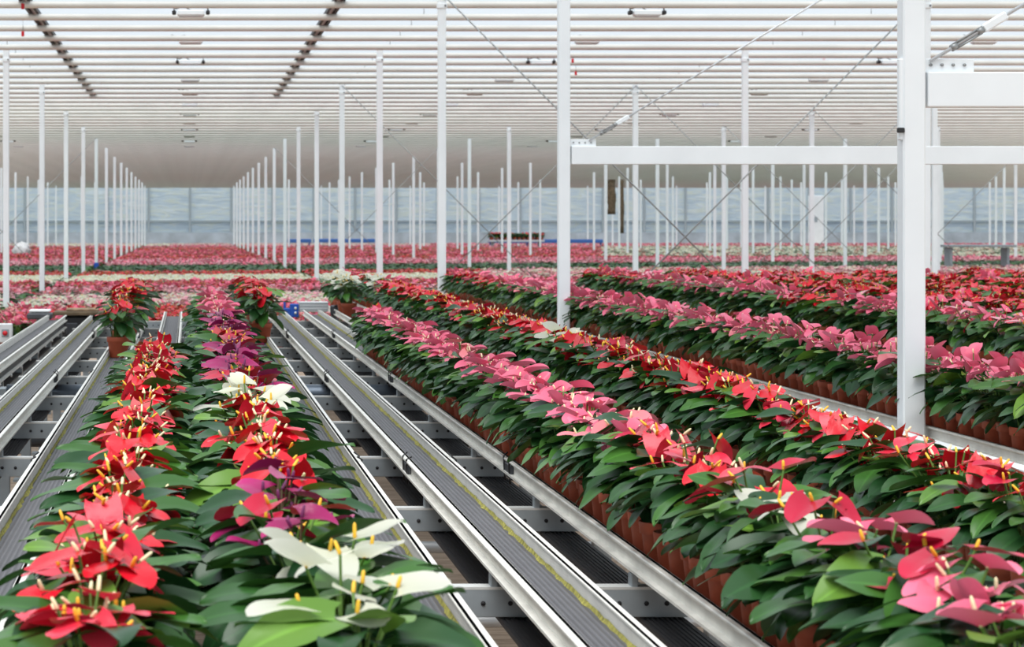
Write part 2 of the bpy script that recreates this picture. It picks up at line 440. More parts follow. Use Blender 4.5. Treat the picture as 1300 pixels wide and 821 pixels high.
for X in rows_x:
    cnt = 0
    for k in range(17):
        Y = 8.64 + 8 * k
        p = px(X, Y)
        if p < -20 or p > 1320: continue
        cnt += 1
        o = link('support_post', col_mesh if Y < 40 else col_far, None, (X, Y, 0))
        tag(o, 'white steel post, %s from the front in the %s' % (ordinal(cnt), rowname[X]), 'post', 'white posts holding up the greenhouse roof')
        link('base_plate', base_mesh, o)
        if Y < 60:
            link('collar', coll_mesh, o, (0, 0, PIPE_Z - 0.1))
        if abs(X - 2.575) < .01 and k == 0:
            mb = MB(); mb.box((-0.045, -0.02, CAM_Z + 0.45), (0.016, 0.03, 0.29), 'white_paint', 0.004)
            br = mb.build('bracket_strip', o)
            mb = MB(); mb.box((-0.05, -0.042, CAM_Z + 0.34), (0.025, 0.018, 0.018), 'black', 0.003); mb.build('clip', br)
# a few extra thin posts half-way between the rows far back
n = 0
for X, Y in [(15.0, 96.6), (16.3, 104.6), (10.0, 88.6), (10.0, 104.6), (10.0, 120.6), (20.0, 112.6), (25.0, 112.6), (30.0, 120.6), (-4.95, 112.6), (-4.95, 128.6), (5.0, 120.6)]:
    n += 1
    o = link('support_post', col_far, None, (X, Y, 0))
    tag(o, 'thin white post standing alone between post rows, %s from the front' % ordinal(n), 'post', 'white intermediate posts far back')
    link('base_plate', base_mesh, o)
# blue sleeve on one post of the left row
mb = MB(); mb.box((0, 0, 0), (0.13, 0.13, 0.26), 'blue', 0.02)
mb.box((0, 0, 0.135), (0.1, 0.1, 0.02), 'blue', 0.005)
tag(mb.build('post_sleeve', None, (-2.45, 64.64, 0.24)), 'bright blue plastic sleeve around the foot of a left-row post', 'sleeve')

# ------------------------------------------------------------------ ceiling pipes
mb = MB(); mb.tube([(X0 + .2, 0, 0), (-4, 0, 0), (8, 0, 0), (X1 - .2, 0, 0)], 0.037, 'pipe', 12)
pipe_mesh = mb.mesh('heating_pipe')
mb = MB()
for xx in [2.575 + 5 * k for k in range(-3, 10)]:
    mb.tube([(xx + 0.06, 0, 0.0), (xx + 0.06, 0, CEIL_Z - PIPE_Z)], 0.005, 'rod', 5)
hang_mesh = mb.mesh('hanger')
k = 2; Y = 25.6 - 1 * 1.52
while Y < YB - 1:
    k += 1
    o = link('heating_pipe', pipe_mesh, None, (0, Y, PIPE_Z))
    vis = k - 2
    lab = ('pale horizontal heating pipe under the roof, %s from the top of the photo' % ordinal(vis) if 1 <= vis <= 40
           else 'pale heating pipe among the tightly spaced distant ones nearest the back wall' if vis > 40
           else 'pale heating pipe overhead, in front of all the visible ones')
    tag(o, lab, 'pipe', 'pale pipes hung across the roof')
    link('hanger', hang_mesh, o)
    Y += 1.52
# cable trays (dark twin rails running away under the screen)
for X, s in ((-1.73, 'left'), (1.60, 'right')):
    o = empty('cable_track', (0, 0, 0))
    tag(o, 'dark twin-rail cable track close under the roof screen, running away on the %s' % s, 'track', 'dark tracks under the roof')
    for dx in (-0.045, 0.045):
        mb = MB(); mb.box((X + dx, 33.5, CEIL_Z - 0.03), (0.032, 23, 0.04), 'black'); mb.build('rail', o)
    mb = MB(); mb.box((X, 33.5, CEIL_Z - 0.012), (0.06, 23, 0.012), 'alu'); mb.build('rail_web', o)
# lamps
mb = MB(); mb.box((0, 0, 0), (0.30, 0.16, 0.062), 'white_paint', 0.012); lamp_body = mb.mesh('housing')
mb = MB(); mb.box((0, 0, -0.036), (0.26, 0.12, 0.012), 'alu', 0.003); lamp_ref = mb.mesh('reflector')
mb = MB(); mb.box((0, 0, 0), (0.045, 0.1, 0.045), 'black', 0.01); mb.tube([(0, 0, 0.0), (0, 0, 0.05)], 0.008, 'black', 6); lamp_cap = mb.mesh('end_cap')
mb = MB()
mb.tube([(0.0, 0, 0.03), (-0.08, 0.02, 0.075), (-0.16, 0.03, 0.05), (-0.24, 0.03, 0.08)], 0.006, 'black', 6); lamp_cable = mb.mesh('cable')
lampcol = {-4.95: 'far left lane', 0.03: 'lane above the conveyors', 5.03: 'lane right of the conveyors', 10.03: 'second lane right of the conveyors', 15.03: 'third lane right of the conveyors'}
for X, ln in lampcol.items():
    c = 0
    for k in range(12):
        Y = 26.6 + k * 4.0
        p = px(X, Y)
        if not (-10 < p < 1310): continue
        c += 1
        o = empty('grow_lamp', (X, Y, PIPE_Z - 0.0), 0)
        tag(o, 'white grow lamp, %s from the front in the %s' % (ordinal(c), ln), 'lamp', 'grow lamps under the roof')
        link('housing', lamp_body, o); link('reflector', lamp_ref, o)
        if k % 2 == 0:
            link('end_cap', lamp_cap, o, (-0.185, 0, 0.005)); link('end_cap', lamp_cap, o, (0.185, 0, 0.005))
        link('cable', lamp_cable, o)
# small red tags hanging under the roof
for i, (a, b, Y, w) in enumerate([(29, 8, 25.3, 'upper one at top left'), (29, 43, 28.6, 'lower one at top left'), (727, 77, 34, 'upper one beside the tall middle post'),
                           (731, 93, 36, 'lower one beside the tall middle post'), (1046, 74, 36, 'single one left of the big post')]):
    X = (a - VPX) * Y / FPX; Z = CAM_Z - (b - VPY) * Y / FPX
    mb = MB(); mb.box((0, 0, 0), (0.035, 0.012, 0.06), 'redplastic', 0.004); mb.tube([(0, 0, 0.03), (0, 0, max(0.05, CEIL_Z - Z))], 0.003, 'rod', 5)
    tag(mb.build('hanging_tag', None, (X, Y, Z)), 'tiny red tag hanging under the roof, the %s' % w, 'tag', 'red tags under the roof')

# ------------------------------------------------------------------ cross girders with tie rods
for i, (Y, nm) in enumerate([(8.64, 'near'), (16.64, 'farther')]):
    o = empty('cross_girder', (2.575, Y, (CAM_Z + 0.485)))
    tag(o, 'white horizontal girder reaching right from the %s' % ('thick nearest post, higher in the photo' if i == 0 else 'second nearest post, lower in the photo'), 'beam', 'white girders between the posts')
    mb = MB(); mb.box((2.5, 0, 0), (4.9, 0.07, 0.125), 'white_paint', 0.004); mb.build('beam', o)
    mb = MB(); mb.box((0.13, 0, 0.085), (0.18, 0.02, 0.05), 'white_paint', 0.002)
    g = mb.build('gusset_plate', o)
    mb = MB()
    for q in range(4): mb.tube([(0.065 + q * 0.04, -0.017, 0.088), (0.065 + q * 0.04, -0.008, 0.088)], 0.006, 'rod', 6)
    mb.build('bolt_row', g)
    r = empty('tie_rod', (2.575 + (0.17 if i else 0.06), Y - 0.02, (CAM_Z + 0.485) + 0.1))
    tag(r, 'thin diagonal steel tie rod with turnbuckle rising from the %s girder' % nm, 'rod', 'tie rods above the girders')
    L = 3.0; dx, dz = L * 0.855, L * 0.52
    mb = MB(); mb.tube([(0, 0, 0), (dx, 0, dz)], 0.007, 'alu', 6); mb.build('rod', r)
    mb = MB()
    a0 = 0.10; a1 = 0.21
    for s in (-1, 1):
        ox, oz = -0.52 * 0.010 * s, 0.855 * 0.010 * s
        mb.tube([(0.855 * a0 + ox, -0.004, 0.52 * a0 + oz), (0.855 * a1 + ox, -0.004, 0.52 * a1 + oz)], 0.004, 'rod', 6)
    for a in (a0, a1): mb.tube([(0.855 * (a - .012), 0, 0.52 * (a - .012)), (0.855 * (a + .012), 0, 0.52 * (a + .012))], 0.013, 'rod', 8)
    mb.build('turnbuckle', r)
    mb = MB(); mtx = Matrix.Rotation(-math.atan2(0.52, 0.855), 3, 'Y')
    mb.box((0.855 * 0.27, 0, 0.52 * 0.27), (0.10, 0.02, 0.032), 'white_paint', 0.006, mtx); mb.build('clevis', r)
# crossed wind-brace rods
def brace(a, b, lab):
    mb = MB(); mb.tube([a, b], 0.008, 'rod', 5)
    tag(mb.build('brace_rod'), lab, 'rod', 'thin diagonal brace rods between posts')
for (Y, xa, xb, nm) in [(24.64, 2.575, 7.49, 'in the third post line right of the conveyors'),
                        (40.64, 2.575, 7.49, 'in the fifth post line right of the conveyors'),
                        (40.64, 7.49, 12.5, 'in the fifth post line, one bay farther right'),
                        (56.64, 12.5, 17.5, 'in the seventh post line, far right'),
                        (48.64, 12.5, 17.5, 'in the sixth post line, far right'),
                        (64.64, -7.45, -2.45, 'in the eighth post line, far left'),
                        (72.64, 2.575, 7.49, 'in the ninth post line, middle')]:
    d = 3.6
    brace((xa, Y - 0.06, CAM_Z + 2.35), (xa + d, Y - 0.06, 0.1), 'brace rod sloping down rightward ' + nm)
    brace((xb, Y - 0.075, CAM_Z + 2.35), (xb - d, Y - 0.075, 0.1), 'brace rod sloping down leftward ' + nm)

# ------------------------------------------------------------------ conveyors
Y_START = 2.3
def conveyor(xc, y0, y1, label, algae=0, half=0.055, clips=(), deep=0.0, group='ribbed belt conveyors in steel channels'):
    o = empty('belt_conveyor', (xc, y0, 0))
    tag(o, label, 'conveyor', group)
    L = y1 - y0
    mb = MB(); mb.box((0, L / 2, BELT_Z - 0.006), (half * 2 - 0.002, L, 0.012), 'belt'); mb.build('belt', o)
    for s in (-1, 1):
        mb = MB()
        h = RAIL_Z - BELT_Z + 0.006
        mb.box((s * (half + 0.004), L / 2, RAIL_Z - h / 2), (0.007, L, h), 'galv')
        mb.box((s * (half + 0.009), L / 2, RAIL_Z - 0.004), (0.022, L, 0.008), 'galv', 0.002)   # rolled lip
        mb.box((s * (half + 0.012), L / 2, RAIL_Z - h + 0.004), (0.022, L, 0.006), 'galv')
        if deep:
            mb.box((s * (half - 0.004), L / 2, RAIL_Z - 0.075), (0.006, L, 0.05), 'darkmetal')
            mb.box((s * (half + 0.004), L / 2, RAIL_Z - 0.098), (0.03, L, 0.008), 'galv')
        rl = mb.build('side_rail', o)
        for c in clips:
            if y0 < c < y1:
                mc = MB()
                mc.box((s * (half + 0.012), c - y0, RAIL_Z - 0.035), (0.012, 0.16, 0.045), 'darkmetal', 0.003)
                for q in (-1, 1): mc.tube([(s * (half + .016), c - y0 + q * .06, RAIL_Z - .07), (s * (half + .02), c - y0 + q * .06, RAIL_Z + .004), (s * (half + .006), c - y0 + q * .075, RAIL_Z + .014)], 0.003, 'black', 5)
                mc.build('joint_clip', rl)
    if algae:
        mb = MB(); nseg = int(L / 0.05); vs = []; fs = []; al = []
        for q in range(nseg + 1):
            w = 0.0015 + 0.006 * R.random() ** 2; zz = 0.002 + 0.004 * R.random()
            xa = algae * (half - 0.001)
            vs += [(xa, q * L / nseg, BELT_Z + zz + 0.005), (xa - algae * w * .6, q * L / nseg, BELT_Z + zz), (xa - algae * w * 1.4, q * L / nseg, BELT_Z + 0.0005)]
        for q in range(nseg):
            for e in range(2):
                a = q * 3 + e; fs.append((a, a + 1, a + 4, a + 3))
        mb.add(vs, fs, 'algae', True); a = mb.build('algae_strip', o); a['label'] = 'yellow-green algae along the belt edge'
    mb = MB(); mb.box((0.004, L / 2, BELT_Z - 0.122), (half * 2 - 0.008, L, 0.008), 'belt_return')
    for q in range(9): mb.box(((q - 4) * half * 0.2, L / 2, BELT_Z - 0.117), (0.004, L, 0.003), 'belt_return')
    mb.build('return_belt', o)
    return o
CL = (7.4, 11.7, 16.3)
BELTS = [
 (-0.707, 19.3, 'empty belt conveyor at far left, beside the raised feeder conveyor', -1, 1),
 (-0.40, 19.6, 'empty belt conveyor carrying one red potted plant at its far end', -1, 1),
 (-0.125, 20.2, 'belt conveyor under the foreground row of all red plants', 0, 0),
 (0.165, 19.8, 'belt conveyor under the foreground row of mixed red, purple and white plants', 0, 0),
 (0.45, 20.0, 'belt conveyor right of the mixed row, half covered by its leaves', 1, 1),
 (0.735, 20.4, 'fully bare belt conveyor right of centre, green algae along one edge', 1, 1),
 (1.045, 20.6, 'belt conveyor under the long pink row', 1, 1),
 (1.318, 22.6, 'bare belt conveyor hidden behind the long pink row', 0, 0),
 (1.617, 25.2, 'belt conveyor under the long red row', 0, 0),
 (1.915, 25.2, 'bare belt conveyor hidden behind the long red row', 0, 0)]
for x, y1, lab, alg, cl in BELTS:
    conveyor(x, Y_START, y1, lab, alg, clips=CL if cl else ())
RROWS = [(2.70, 'pink row just behind the big post'), (4.12, 'pink row in the middle distance'), (5.05, 'first red row at far right'),
         (5.95, 'second red row at far right'), (6.9, 'third red row at far right'), (8.0, 'fourth'), (9.2, 'fifth'), (10.4, 'sixth')]
for i, (x, nm) in enumerate(RROWS[:4]):
    conveyor(x, max(Y_START, x * FPX / 1200), 25.5, 'belt conveyor under the ' + nm, 0)
# plain white edge rail beside the big post
o = empty('edge_rail', (2.475, 2.5, 0)); tag(o, 'long white edge rail running past the foot of the big post', 'rail')
mb = MB(); mb.box((0, 11, RAIL_Z - 0.03), (0.012, 22, 0.06), 'white_paint', 0.002); mb.box((-0.018, 11, RAIL_Z - 0.003), (0.05, 22, 0.008), 'white_paint', 0.002); mb.build('rail', o)
# raised feeder conveyor at far left
fe = conveyor(-1.05, 9.0, 19.4, 'raised grey feeder conveyor on plate legs at the left edge', 0, half=0.06, deep=0.025, group=None)
mb = MB()
for q in range(13): mb.tube([(0.075, 0.3 + q * 0.8, RAIL_Z - 0.108), (0.085, 0.3 + q * 0.8, RAIL_Z - 0.108)], 0.008, 'alu', 8)
mb.build('bolt_row', fe)
for q in range(7):
    mb = MB(); yy = 0.9 + q * 1.5
    mb.box((0, yy, (RAIL_Z - 0.1) / 2), (0.13, 0.012, RAIL_Z - 0.1), 'beam', 0.002)
    for sx in (-1, 1): mb.box((sx * 0.06, yy + 0.02, (RAIL_Z - 0.1) / 2), (0.01, 0.05, RAIL_Z - 0.1), 'alu', 0.002)
    for z in (0.30, 0.38, 0.46): mb.tube([(0.02, yy - 0.009, z), (0.02, yy - 0.005, z)], 0.014, 'hole', 8)
    mb.build('leg', fe)

# cross beams under the belts
BX0, BX1 = -0.90, 2.46
def beam_mesh():
    mb = MB(); L = BX1 - BX0; cx = (BX0 + BX1) / 2
    zt = CAM_Z - 0.795
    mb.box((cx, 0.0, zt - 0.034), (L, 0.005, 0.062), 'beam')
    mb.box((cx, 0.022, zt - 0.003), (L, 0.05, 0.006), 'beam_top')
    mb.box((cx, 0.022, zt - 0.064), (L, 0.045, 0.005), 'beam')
    x = BX0 + 0.05
    q = 0
    while x < BX1 - .03:
        mb.tube([(x, -0.0045, zt - 0.036), (x, -0.0015, zt - 0.036)], 0.0055, 'hole', 8); x += 0.045 if q % 3 else 0.06; q += 1
    return mb.mesh('beam')
bm_mesh = beam_mesh()
def leg_mesh():
    mb = MB(); h = CAM_Z - 0.86
    mb.box((0, 0.02, h / 2), (0.05, 0.05, h), 'beam', 0.003); mb.box((0, 0.02, 0.006), (0.13, 0.13, 0.012), 'beam')
    return mb.mesh('leg')
lg_mesh = leg_mesh()
mb = MB()
for (x, _, _, _, _) in BELTS: 
    for s in (-1, 1): mb.box((x + s * 0.060, 0.02, CAM_Z - 0.782), (0.016, 0.04, 0.03), 'beam', 0.002)
foot_mesh = mb.mesh('rail_bracket')
k = 0; Y = 3.85
while Y < 20.5:
    k += 1
    o = empty('cross_beam', (0, Y, 0))
    tag(o, 'grey punched steel cross beam under the belts, %s from the front' % ordinal(k), 'beam', 'steel cross beams under the belts')
    link('beam', bm_mesh, o); link('rail_bracket', foot_mesh, o)
    for x in (-0.86, -0.555, 0.31, 1.17, 2.38): link('leg', lg_mesh, o, (x, 0, 0))
    Y += 1.5
mb = MB(); mb.tube([(BX0, 0, 0), (BX1, 0, 0)], 0.05, 'blue_roller', 20)
o = mb.build('drive_roller', None, (0, 12.05, CAM_Z - 0.835)); tag(o, 'dark blue-grey steel drive roller lying across beneath the belts', 'roller')
for s, x in ((-1, BX0), (1, BX1)):
    mb = MB(); mb.box((x + s * 0.02, 12.05, 0.275), (0.04, 0.12, 0.55), 'beam', 0.004); o2 = mb.build('bearing_stand', o); o2.matrix_parent_inverse = Matrix.Translation((0, -12.05, -(CAM_Z - 0.835)))
# pipes lying low under the belts
for i, (Y, z, r, key, col) in enumerate([(7.25, 0.17, 0.018, 'alu', 'thin bright'), (7.6, 0.13, 0.03, 'black', 'thick black'), (9.0, 0.16, 0.022, 'alu', 'pale'), (13.4, 0.16, 0.03, 'black', 'dark far')]):
    mb = MB(); mb.tube([(BX0, 0, 0), (BX1, 0, 0)], r, key, 10)
    for x in (-0.5, 0.6, 2.0): mb.box((x, 0, -z / 2), (0.03, 0.03, z), 'beam')
    tag(mb.build('floor_pipe', None, (0, Y, z)), '%s pipe running low across the brown floor under the belts' % col, 'pipe')
# wooden offcuts on the floor, left
M['wood'] = mat('old_wood', (0.32, 0.22, 0.14), 0.85, noise=(20, 0.4))
for i, (x, Y, w, h) in enumerate([(-0.72, 7.9, 0.14, 0.13), (-0.60, 8.3, 0.2, 0.07)]):
    mb = MB(); mb.box((0, 0, h / 2), (w, 0.12, h), 'wood', 0.006)
    mb.box((0.01, 0.01, h + 0.008), (w * 0.9, 0.10, 0.016), 'wood', 0.003)
    tag(mb.build('wood_block', None, (x, Y, 0)), ['taller', 'flatter'][i] + ' weathered wooden block on the floor beneath the left belts', 'block', 'wooden blocks on the floor')

# ------------------------------------------------------------------ machinery at the belt ends
o = empty('transfer_machine', (-0.86, 19.75, 0)); tag(o, 'dark transfer machine with brown top plate at the end of the left belts', 'machine')
mb = MB(); mb.box((0, 0, 0.53), (0.34, 0.3, 0.18), 'black', 0.01)
mb.box((-0.08, -0.16, 0.52), (0.1, 0.03, 0.1), 'darkmetal', 0.01); mb.box((0.09, -0.16, 0.55), (0.06, 0.03, 0.06), 'darkmetal', 0.01); mb.build('housing', o)
mb = MB(); mb.box((-0.02, -0.02, 0.645), (0.42, 0.34, 0.03), 'brown', 0.006); mb.box((0.0, 0.0, 0.672), (0.26, 0.2, 0.022), 'wood', 0.006); mb.build('top_plate', o)
for sx in (-1, 1):
    for sy in (-1, 1):
        mb = MB(); mb.box((sx * 0.14, sy * 0.12, 0.22), (0.04, 0.04, 0.44), 'beam'); mb.build('leg', o)
mb = MB(); mb.tube([(0.05, -0.165, 0.50), (0.12, -0.2, 0.46), (0.16, -0.165, 0.52), (0.1, -0.17, 0.59)], 0.008, 'darkmetal', 6); mb.build('cable', o)
o = empty('control_box', (-1.25, 16.6, 0)); tag(o, 'pale grey control box with a red stop button at the left edge', 'control box')
mb = MB(); mb.box((0, 0, CAM_Z - 0.73), (0.095, 0.06, 0.13), 'alu', 0.006); mb.build('box', o)
mb = MB(); mb.box((0, 0.02, (CAM_Z - .80) / 2), (0.04, 0.04, CAM_Z - .80), 'beam'); mb.build('stand', o)
mb = MB(); mb.box((0, -0.032, CAM_Z - 0.73), (0.05, 0.006, 0.055), 'beam', 0.002); pl = mb.build('button_plate', o)
mb = MB(); mb.tube([(0, -0.034, CAM_Z - .73), (0, -0.05, CAM_Z - .73)], [0.015, 0.017], 'redplastic', 14); mb.build('stop_button', pl)
o = empty('white_tray', (-1.19, 19.5, 0)); tag(o, 'small white tray lid lying on the far end frame of the feeder conveyor', 'tray')
mb = MB(); mb.box((0, 0, 0.672), (0.17, 0.2, 0.02), 'white_paint', 0.008); mb.build('lid', o)
mb = MB(); mb.box((0, 0, 0.63), (0.2, 0.24, 0.05), 'darkmetal', 0.01); mb.box((0, 0, 0.3), (0.06, 0.06, 0.6), 'beam'); mb.build('frame', o)
# aluminium gantry with blue brackets
o = empty('transfer_gantry', (1.06, 20.75, 0)); tag(o, 'aluminium profile gantry with blue bracket at the far end of the bare belts', 'machine')
mb = MB(); mb.box((0.01, 0, 0.662), (0.25, 0.06, 0.09), 'alu', 0.006)
for z in (0.638, 0.666, 0.69): mb.box((0.01, -0.0315, z), (0.245, 0.004, 0.005), 'beam')
mb.build('profile_bar', o)
mb = MB(); mb.box((-0.155, -0.02, 0.63), (0.075, 0.05, 0.115), 'blue', 0.006); mb.box((-0.215, 0.0, 0.615), (0.05, 0.07, 0.07), 'blue', 0.006); mb.box((-0.235, 0.03, 0.66), (0.02, 0.03, 0.09), 'blue', 0.004)
b_ = mb.build('blue_bracket', o)
mb = MB()
for z in (0.61, 0.65): mb.tube([(-0.145, -0.055, z), (-0.145, -0.042, z)], 0.012, 'alu', 10)
mb.build('bolt', b_)
mb = MB(); mb.box((0.19, 0.0, 0.63), (0.07, 0.07, 0.09), 'darkmetal', 0.01); mb.tube([(0.19, -0.03, 0.66), (0.24, -0.05, 0.70), (0.29, 0, 0.64)], 0.01, 'black', 6); mb.build('motor', o)
for x in (-0.19, 0.19):
    mb = MB(); mb.box((x, 0.05, 0.31), (0.05, 0.05, 0.62), 'beam', 0.004); mb.build('leg', o)
o = empty('end_guard', (1.47, 18.7, 0)); tag(o, 'short grey guard plate with blue end piece behind the pink row', 'guard')
mb = MB(); mb.box((0.05, 0, 0.67), (0.2, 0.02, 0.075), 'beam', 0.003); mb.box((0.05, 0.02, 0.32), (0.03, 0.03, 0.64), 'beam'); mb.build('plate', o)
mb = MB(); mb.box((-0.075, -0.02, 0.655), (0.05, 0.05, 0.03), 'blue', 0.004); mb.build('end_piece', o)

# ------------------------------------------------------------------ things far back
def world_at(a, b, Y): return ((a - VPX) * Y / FPX, Y, CAM_Z - (b - VPY) * Y / FPX)
for i, (a0, a1, Y, nm) in enumerate([(365, 395, 131, 'short blue rail along the back wall, the leftmost piece'), (398, 482, 133, 'long blue rail along the back wall left of the tall middle post'),
                          (620, 765, 128, 'longest blue rail along the back wall, below the raised plant bench')]):
    xa = (a0 - VPX) * Y / FPX; xb = (a1 - VPX) * Y / FPX
    mb = MB(); mb.box(((xa + xb) / 2, Y, 0.56), (xb - xa, 0.3, 0.2), 'blue_rail', 0.02)
    nl = max(2, int((xb - xa) / 1.5))
    for q in range(nl): mb.box((xa + 0.1 + (xb - xa - .2) * q / (nl - 1), Y, 0.24), (0.08, 0.08, 0.48), 'blue_rail')
    tag(mb.build('blue_rail'), nm, 'rail', 'blue rails along the back wall')
xb = world_at(655, 300, 124)[0]
o = empty('plant_bench', (xb, 124, 0)); tag(o, 'raised bench of dark green plants with red tops before the back wall', 'bench')
mb = MB(); mb.box((0, 0, 0.60), (2.8, 1.0, 0.1), 'alu', 0.01); mb.build('bench_top', o)
for sx in (-1, 1):
    mb = MB(); mb.box((sx * 1.2, 0, 0.28), (0.08, 0.8, 0.56), 'beam'); mb.build('leg', o)
BENCH = (xb, 124, 0.65)
for i, (a, b0, b1, w) in enumerate([(776, 232, 272, 0.42), (789, 230, 296, 0.24)]):
    Y = 120 + i; x = (a - VPX) * Y / FPX; z0 = CAM_Z - (b1 - VPY) * Y / FPX; z1 = CEIL_Z
    mb = MB(); vs = []; fs = []
    ns = 16
    for j in range(9):
        for q in range(ns):
            t = 2 * PI * q / ns; r = w / 2 * (1 + 0.18 * math.sin(3 * t + j)) * (1 - 0.15 * math.sin(j * 1.1))
            vs.append((x + r * math.cos(t), Y + r * 0.6 * math.sin(t), z0 + (z1 - z0) * j / 8))
    for j in range(8):
        for q in range(ns): fs.append((j * ns + q, j * ns + (q + 1) % ns, (j + 1) * ns + (q + 1) % ns, (j + 1) * ns + q))
    fs.append(tuple(range(ns))[::-1])
    mb.add(vs, fs, 'brown', True)
    tag(mb.build('bundled_curtain'), ['thicker', 'thinner, longer'][i] + ' brown bundled curtain hanging from the roof far back', 'curtain', 'bundled brown curtains')
# white film bundle far left
x, Y, z = world_at(27, 318, 92)
mb = MB(); vs = []; fs = []; ns, nj = 18, 8
for j in range(nj + 1):
    ph = PI * j / nj
    for q in range(ns):
        t = 2 * PI * q / ns; r = math.sin(ph) * (0.30 + 0.07 * math.sin(4 * t + 2.3 * j) + 0.06 * math.sin(7 * t + j))
        vs.append((r * math.cos(t), 0.6 * r * math.sin(t), 0.42 + -0.26 * math.cos(ph) * (1 + .22 * math.sin(3 * t + 1)) + 0.05 * math.sin(5 * t + j)))
for j in range(nj):
    for q in range(ns): fs.append((j * ns + q, j * ns + (q + 1) % ns, (j + 1) * ns + (q + 1) % ns, (j + 1) * ns + q))
mb.add(vs, fs, 'bag', True); mb.box((0, 0, 0.12), (0.7, 0.4, 0.24), 'bag', 0.03)
tag(mb.build('film_bundle', None, (x, Y, 0)), 'crumpled white plastic film bundle among the far left flowers', 'bundle')
# low bench at far right
x0_, Y, z_ = world_at(1195, 312, 62); x1_ = world_at(1285, 312, 62)[0]
o = empty('empty_bench', ((x0_ + x1_) / 2, Y, 0)); tag(o, 'long empty grey bench standing above the far right plants', 'bench')
mb = MB(); mb.box((0, 0, z_), (x1_ - x0_, 0.7, 0.06), 'beam', 0.008); mb.build('bench_top', o)
for s in (-1, 1):
    mb = MB(); mb.box((s * (x1_ - x0_) * 0.4, 0, z_ / 2 - 0.02), (0.06, 0.5, z_ - 0.05), 'beam'); mb.build('leg', o)

# ------------------------------------------------------------------ anthurium plants
def blade(mb, key, base, az, pitch, L, W, lobe, fold, droop, wexp=(0.7, 0.6, 1.3), ns=8, nt=4, roll=0.0, wave=0.0, rr=R):
    """heart-shaped blade; base point, azimuth, pitch of the midrib, length, half width"""
    vs = []; al = []; ac = []
    wmax = max((1 - s / 20) ** wexp[0] * (wexp[1] + wexp[2] * s / 20) for s in range(20))
    ph = rr.uniform(0, 6)
    ca, sa = math.cos(az), math.sin(az); cp, sp = math.cos(pitch), math.sin(pitch); cr_, sr_ = math.cos(roll), math.sin(roll)
    for i in range(ns + 1):
        s = math.sin(0.5 * PI * i / ns)
        w = W * (max(0, 1 - s) ** wexp[0] * (wexp[1] + wexp[2] * s)) / wmax
        for j in range(nt + 1):
            t = -1 + 2 * j / nt
            u = L * s - lobe * L * abs(t) ** 1.3 * (1 - s) ** 2
            v = w * t * (1 - 0.25 * abs(t) ** 3 * (1 - s) ** 4)
            zz = fold * abs(v) - droop * L * s * s + wave * W * math.sin(s * 7 + ph + (2 if t > 0 else 0)) * abs(t)
            v2 = v * cr_ - zz * sr_; z2 = v * sr_ + zz * cr_
            a = u * cp - z2 * sp; z3 = u * sp + z2 * cp
            vs.append((base[0] + a * ca - v2 * sa, base[1] + a * sa + v2 * ca, base[2] + z3))
            al.append(s); ac.append(abs(t))
    fs = []
    for i in range(ns):
        for j in range(nt):
            a = i * (nt + 1) + j
            fs.append((a, a + 1, a + nt + 2, a + nt + 1))
    mb.add(vs, fs, key, True, al, ac)

def pot_mb(n=20):
    mb = MB()
    mb.lathe([(0.0, 0.001), (0.042, 0.001), (0.044, 0.004), (0.0525, 0.078), (0.0575, 0.080), (0.0595, 0.104), (0.058, 0.106), (0.0545, 0.104), (0.053, 0.09)], 'pot', n)
    return mb
def soil_mb():
    mb = MB(); mb.disc((0, 0, 0.093), 0.0535, 'soil', 16); return mb
def foliage_mb(seed, key='leaf', nleaf=21, ns=8, spread=1.0, lmul=1.0, stems=18):
    rr = random.Random(seed); mb = MB()
    for i in range(nleaf):
        tier = i / (nleaf - 1)                       # 0 outer/low, 1 top
        az = i * 2.399 + rr.uniform(-.3, .3)
        r = (0.058 - 0.03 * tier) * rr.uniform(.8, 1.25) * spread
        h = (0.150 + 0.10 * tier) * rr.uniform(.94, 1.06)
        p = (r * math.cos(az), r * math.sin(az), h)
        s0 = (0.018 * math.cos(az + .5), 0.018 * math.sin(az + .5), 0.09)
        mid = (0.45 * r * math.cos(az), 0.45 * r * math.sin(az), 0.09 + (h - 0.09) * 0.72)
        mb.tube([s0, mid, p], [0.0028, 0.0024, 0.002], 'stem', 4, caps=False)
        L = rr.uniform(.075, .118) * lmul
        pitch = -0.25 + 0.45 * tier + rr.uniform(-.3, .3)
        kk = key
        if tier > 0.6 and rr.random() < 0.25: kk = 'leaf_light'
        blade(mb, kk, p, az + rr.uniform(-.35, .35), pitch, L, L * rr.uniform(.27, .34), 0.20, rr.uniform(.05, .35), rr.uniform(.12, .45), wexp=(0.7, 0.75, 0.9), ns=ns, nt=4, roll=rr.uniform(-.45, .45), wave=0.12, rr=rr)
    for i in range(stems):
        az = rr.uniform(0, 6.28); r = rr.uniform(.02, .05)
        mb.tube([(0.03 * math.cos(az), 0.03 * math.sin(az), 0.09), (r * math.cos(az + .3), r * math.sin(az + .3), rr.uniform(.15, .22))], 0.0017, 'stem', 3, caps=False)
    return mb
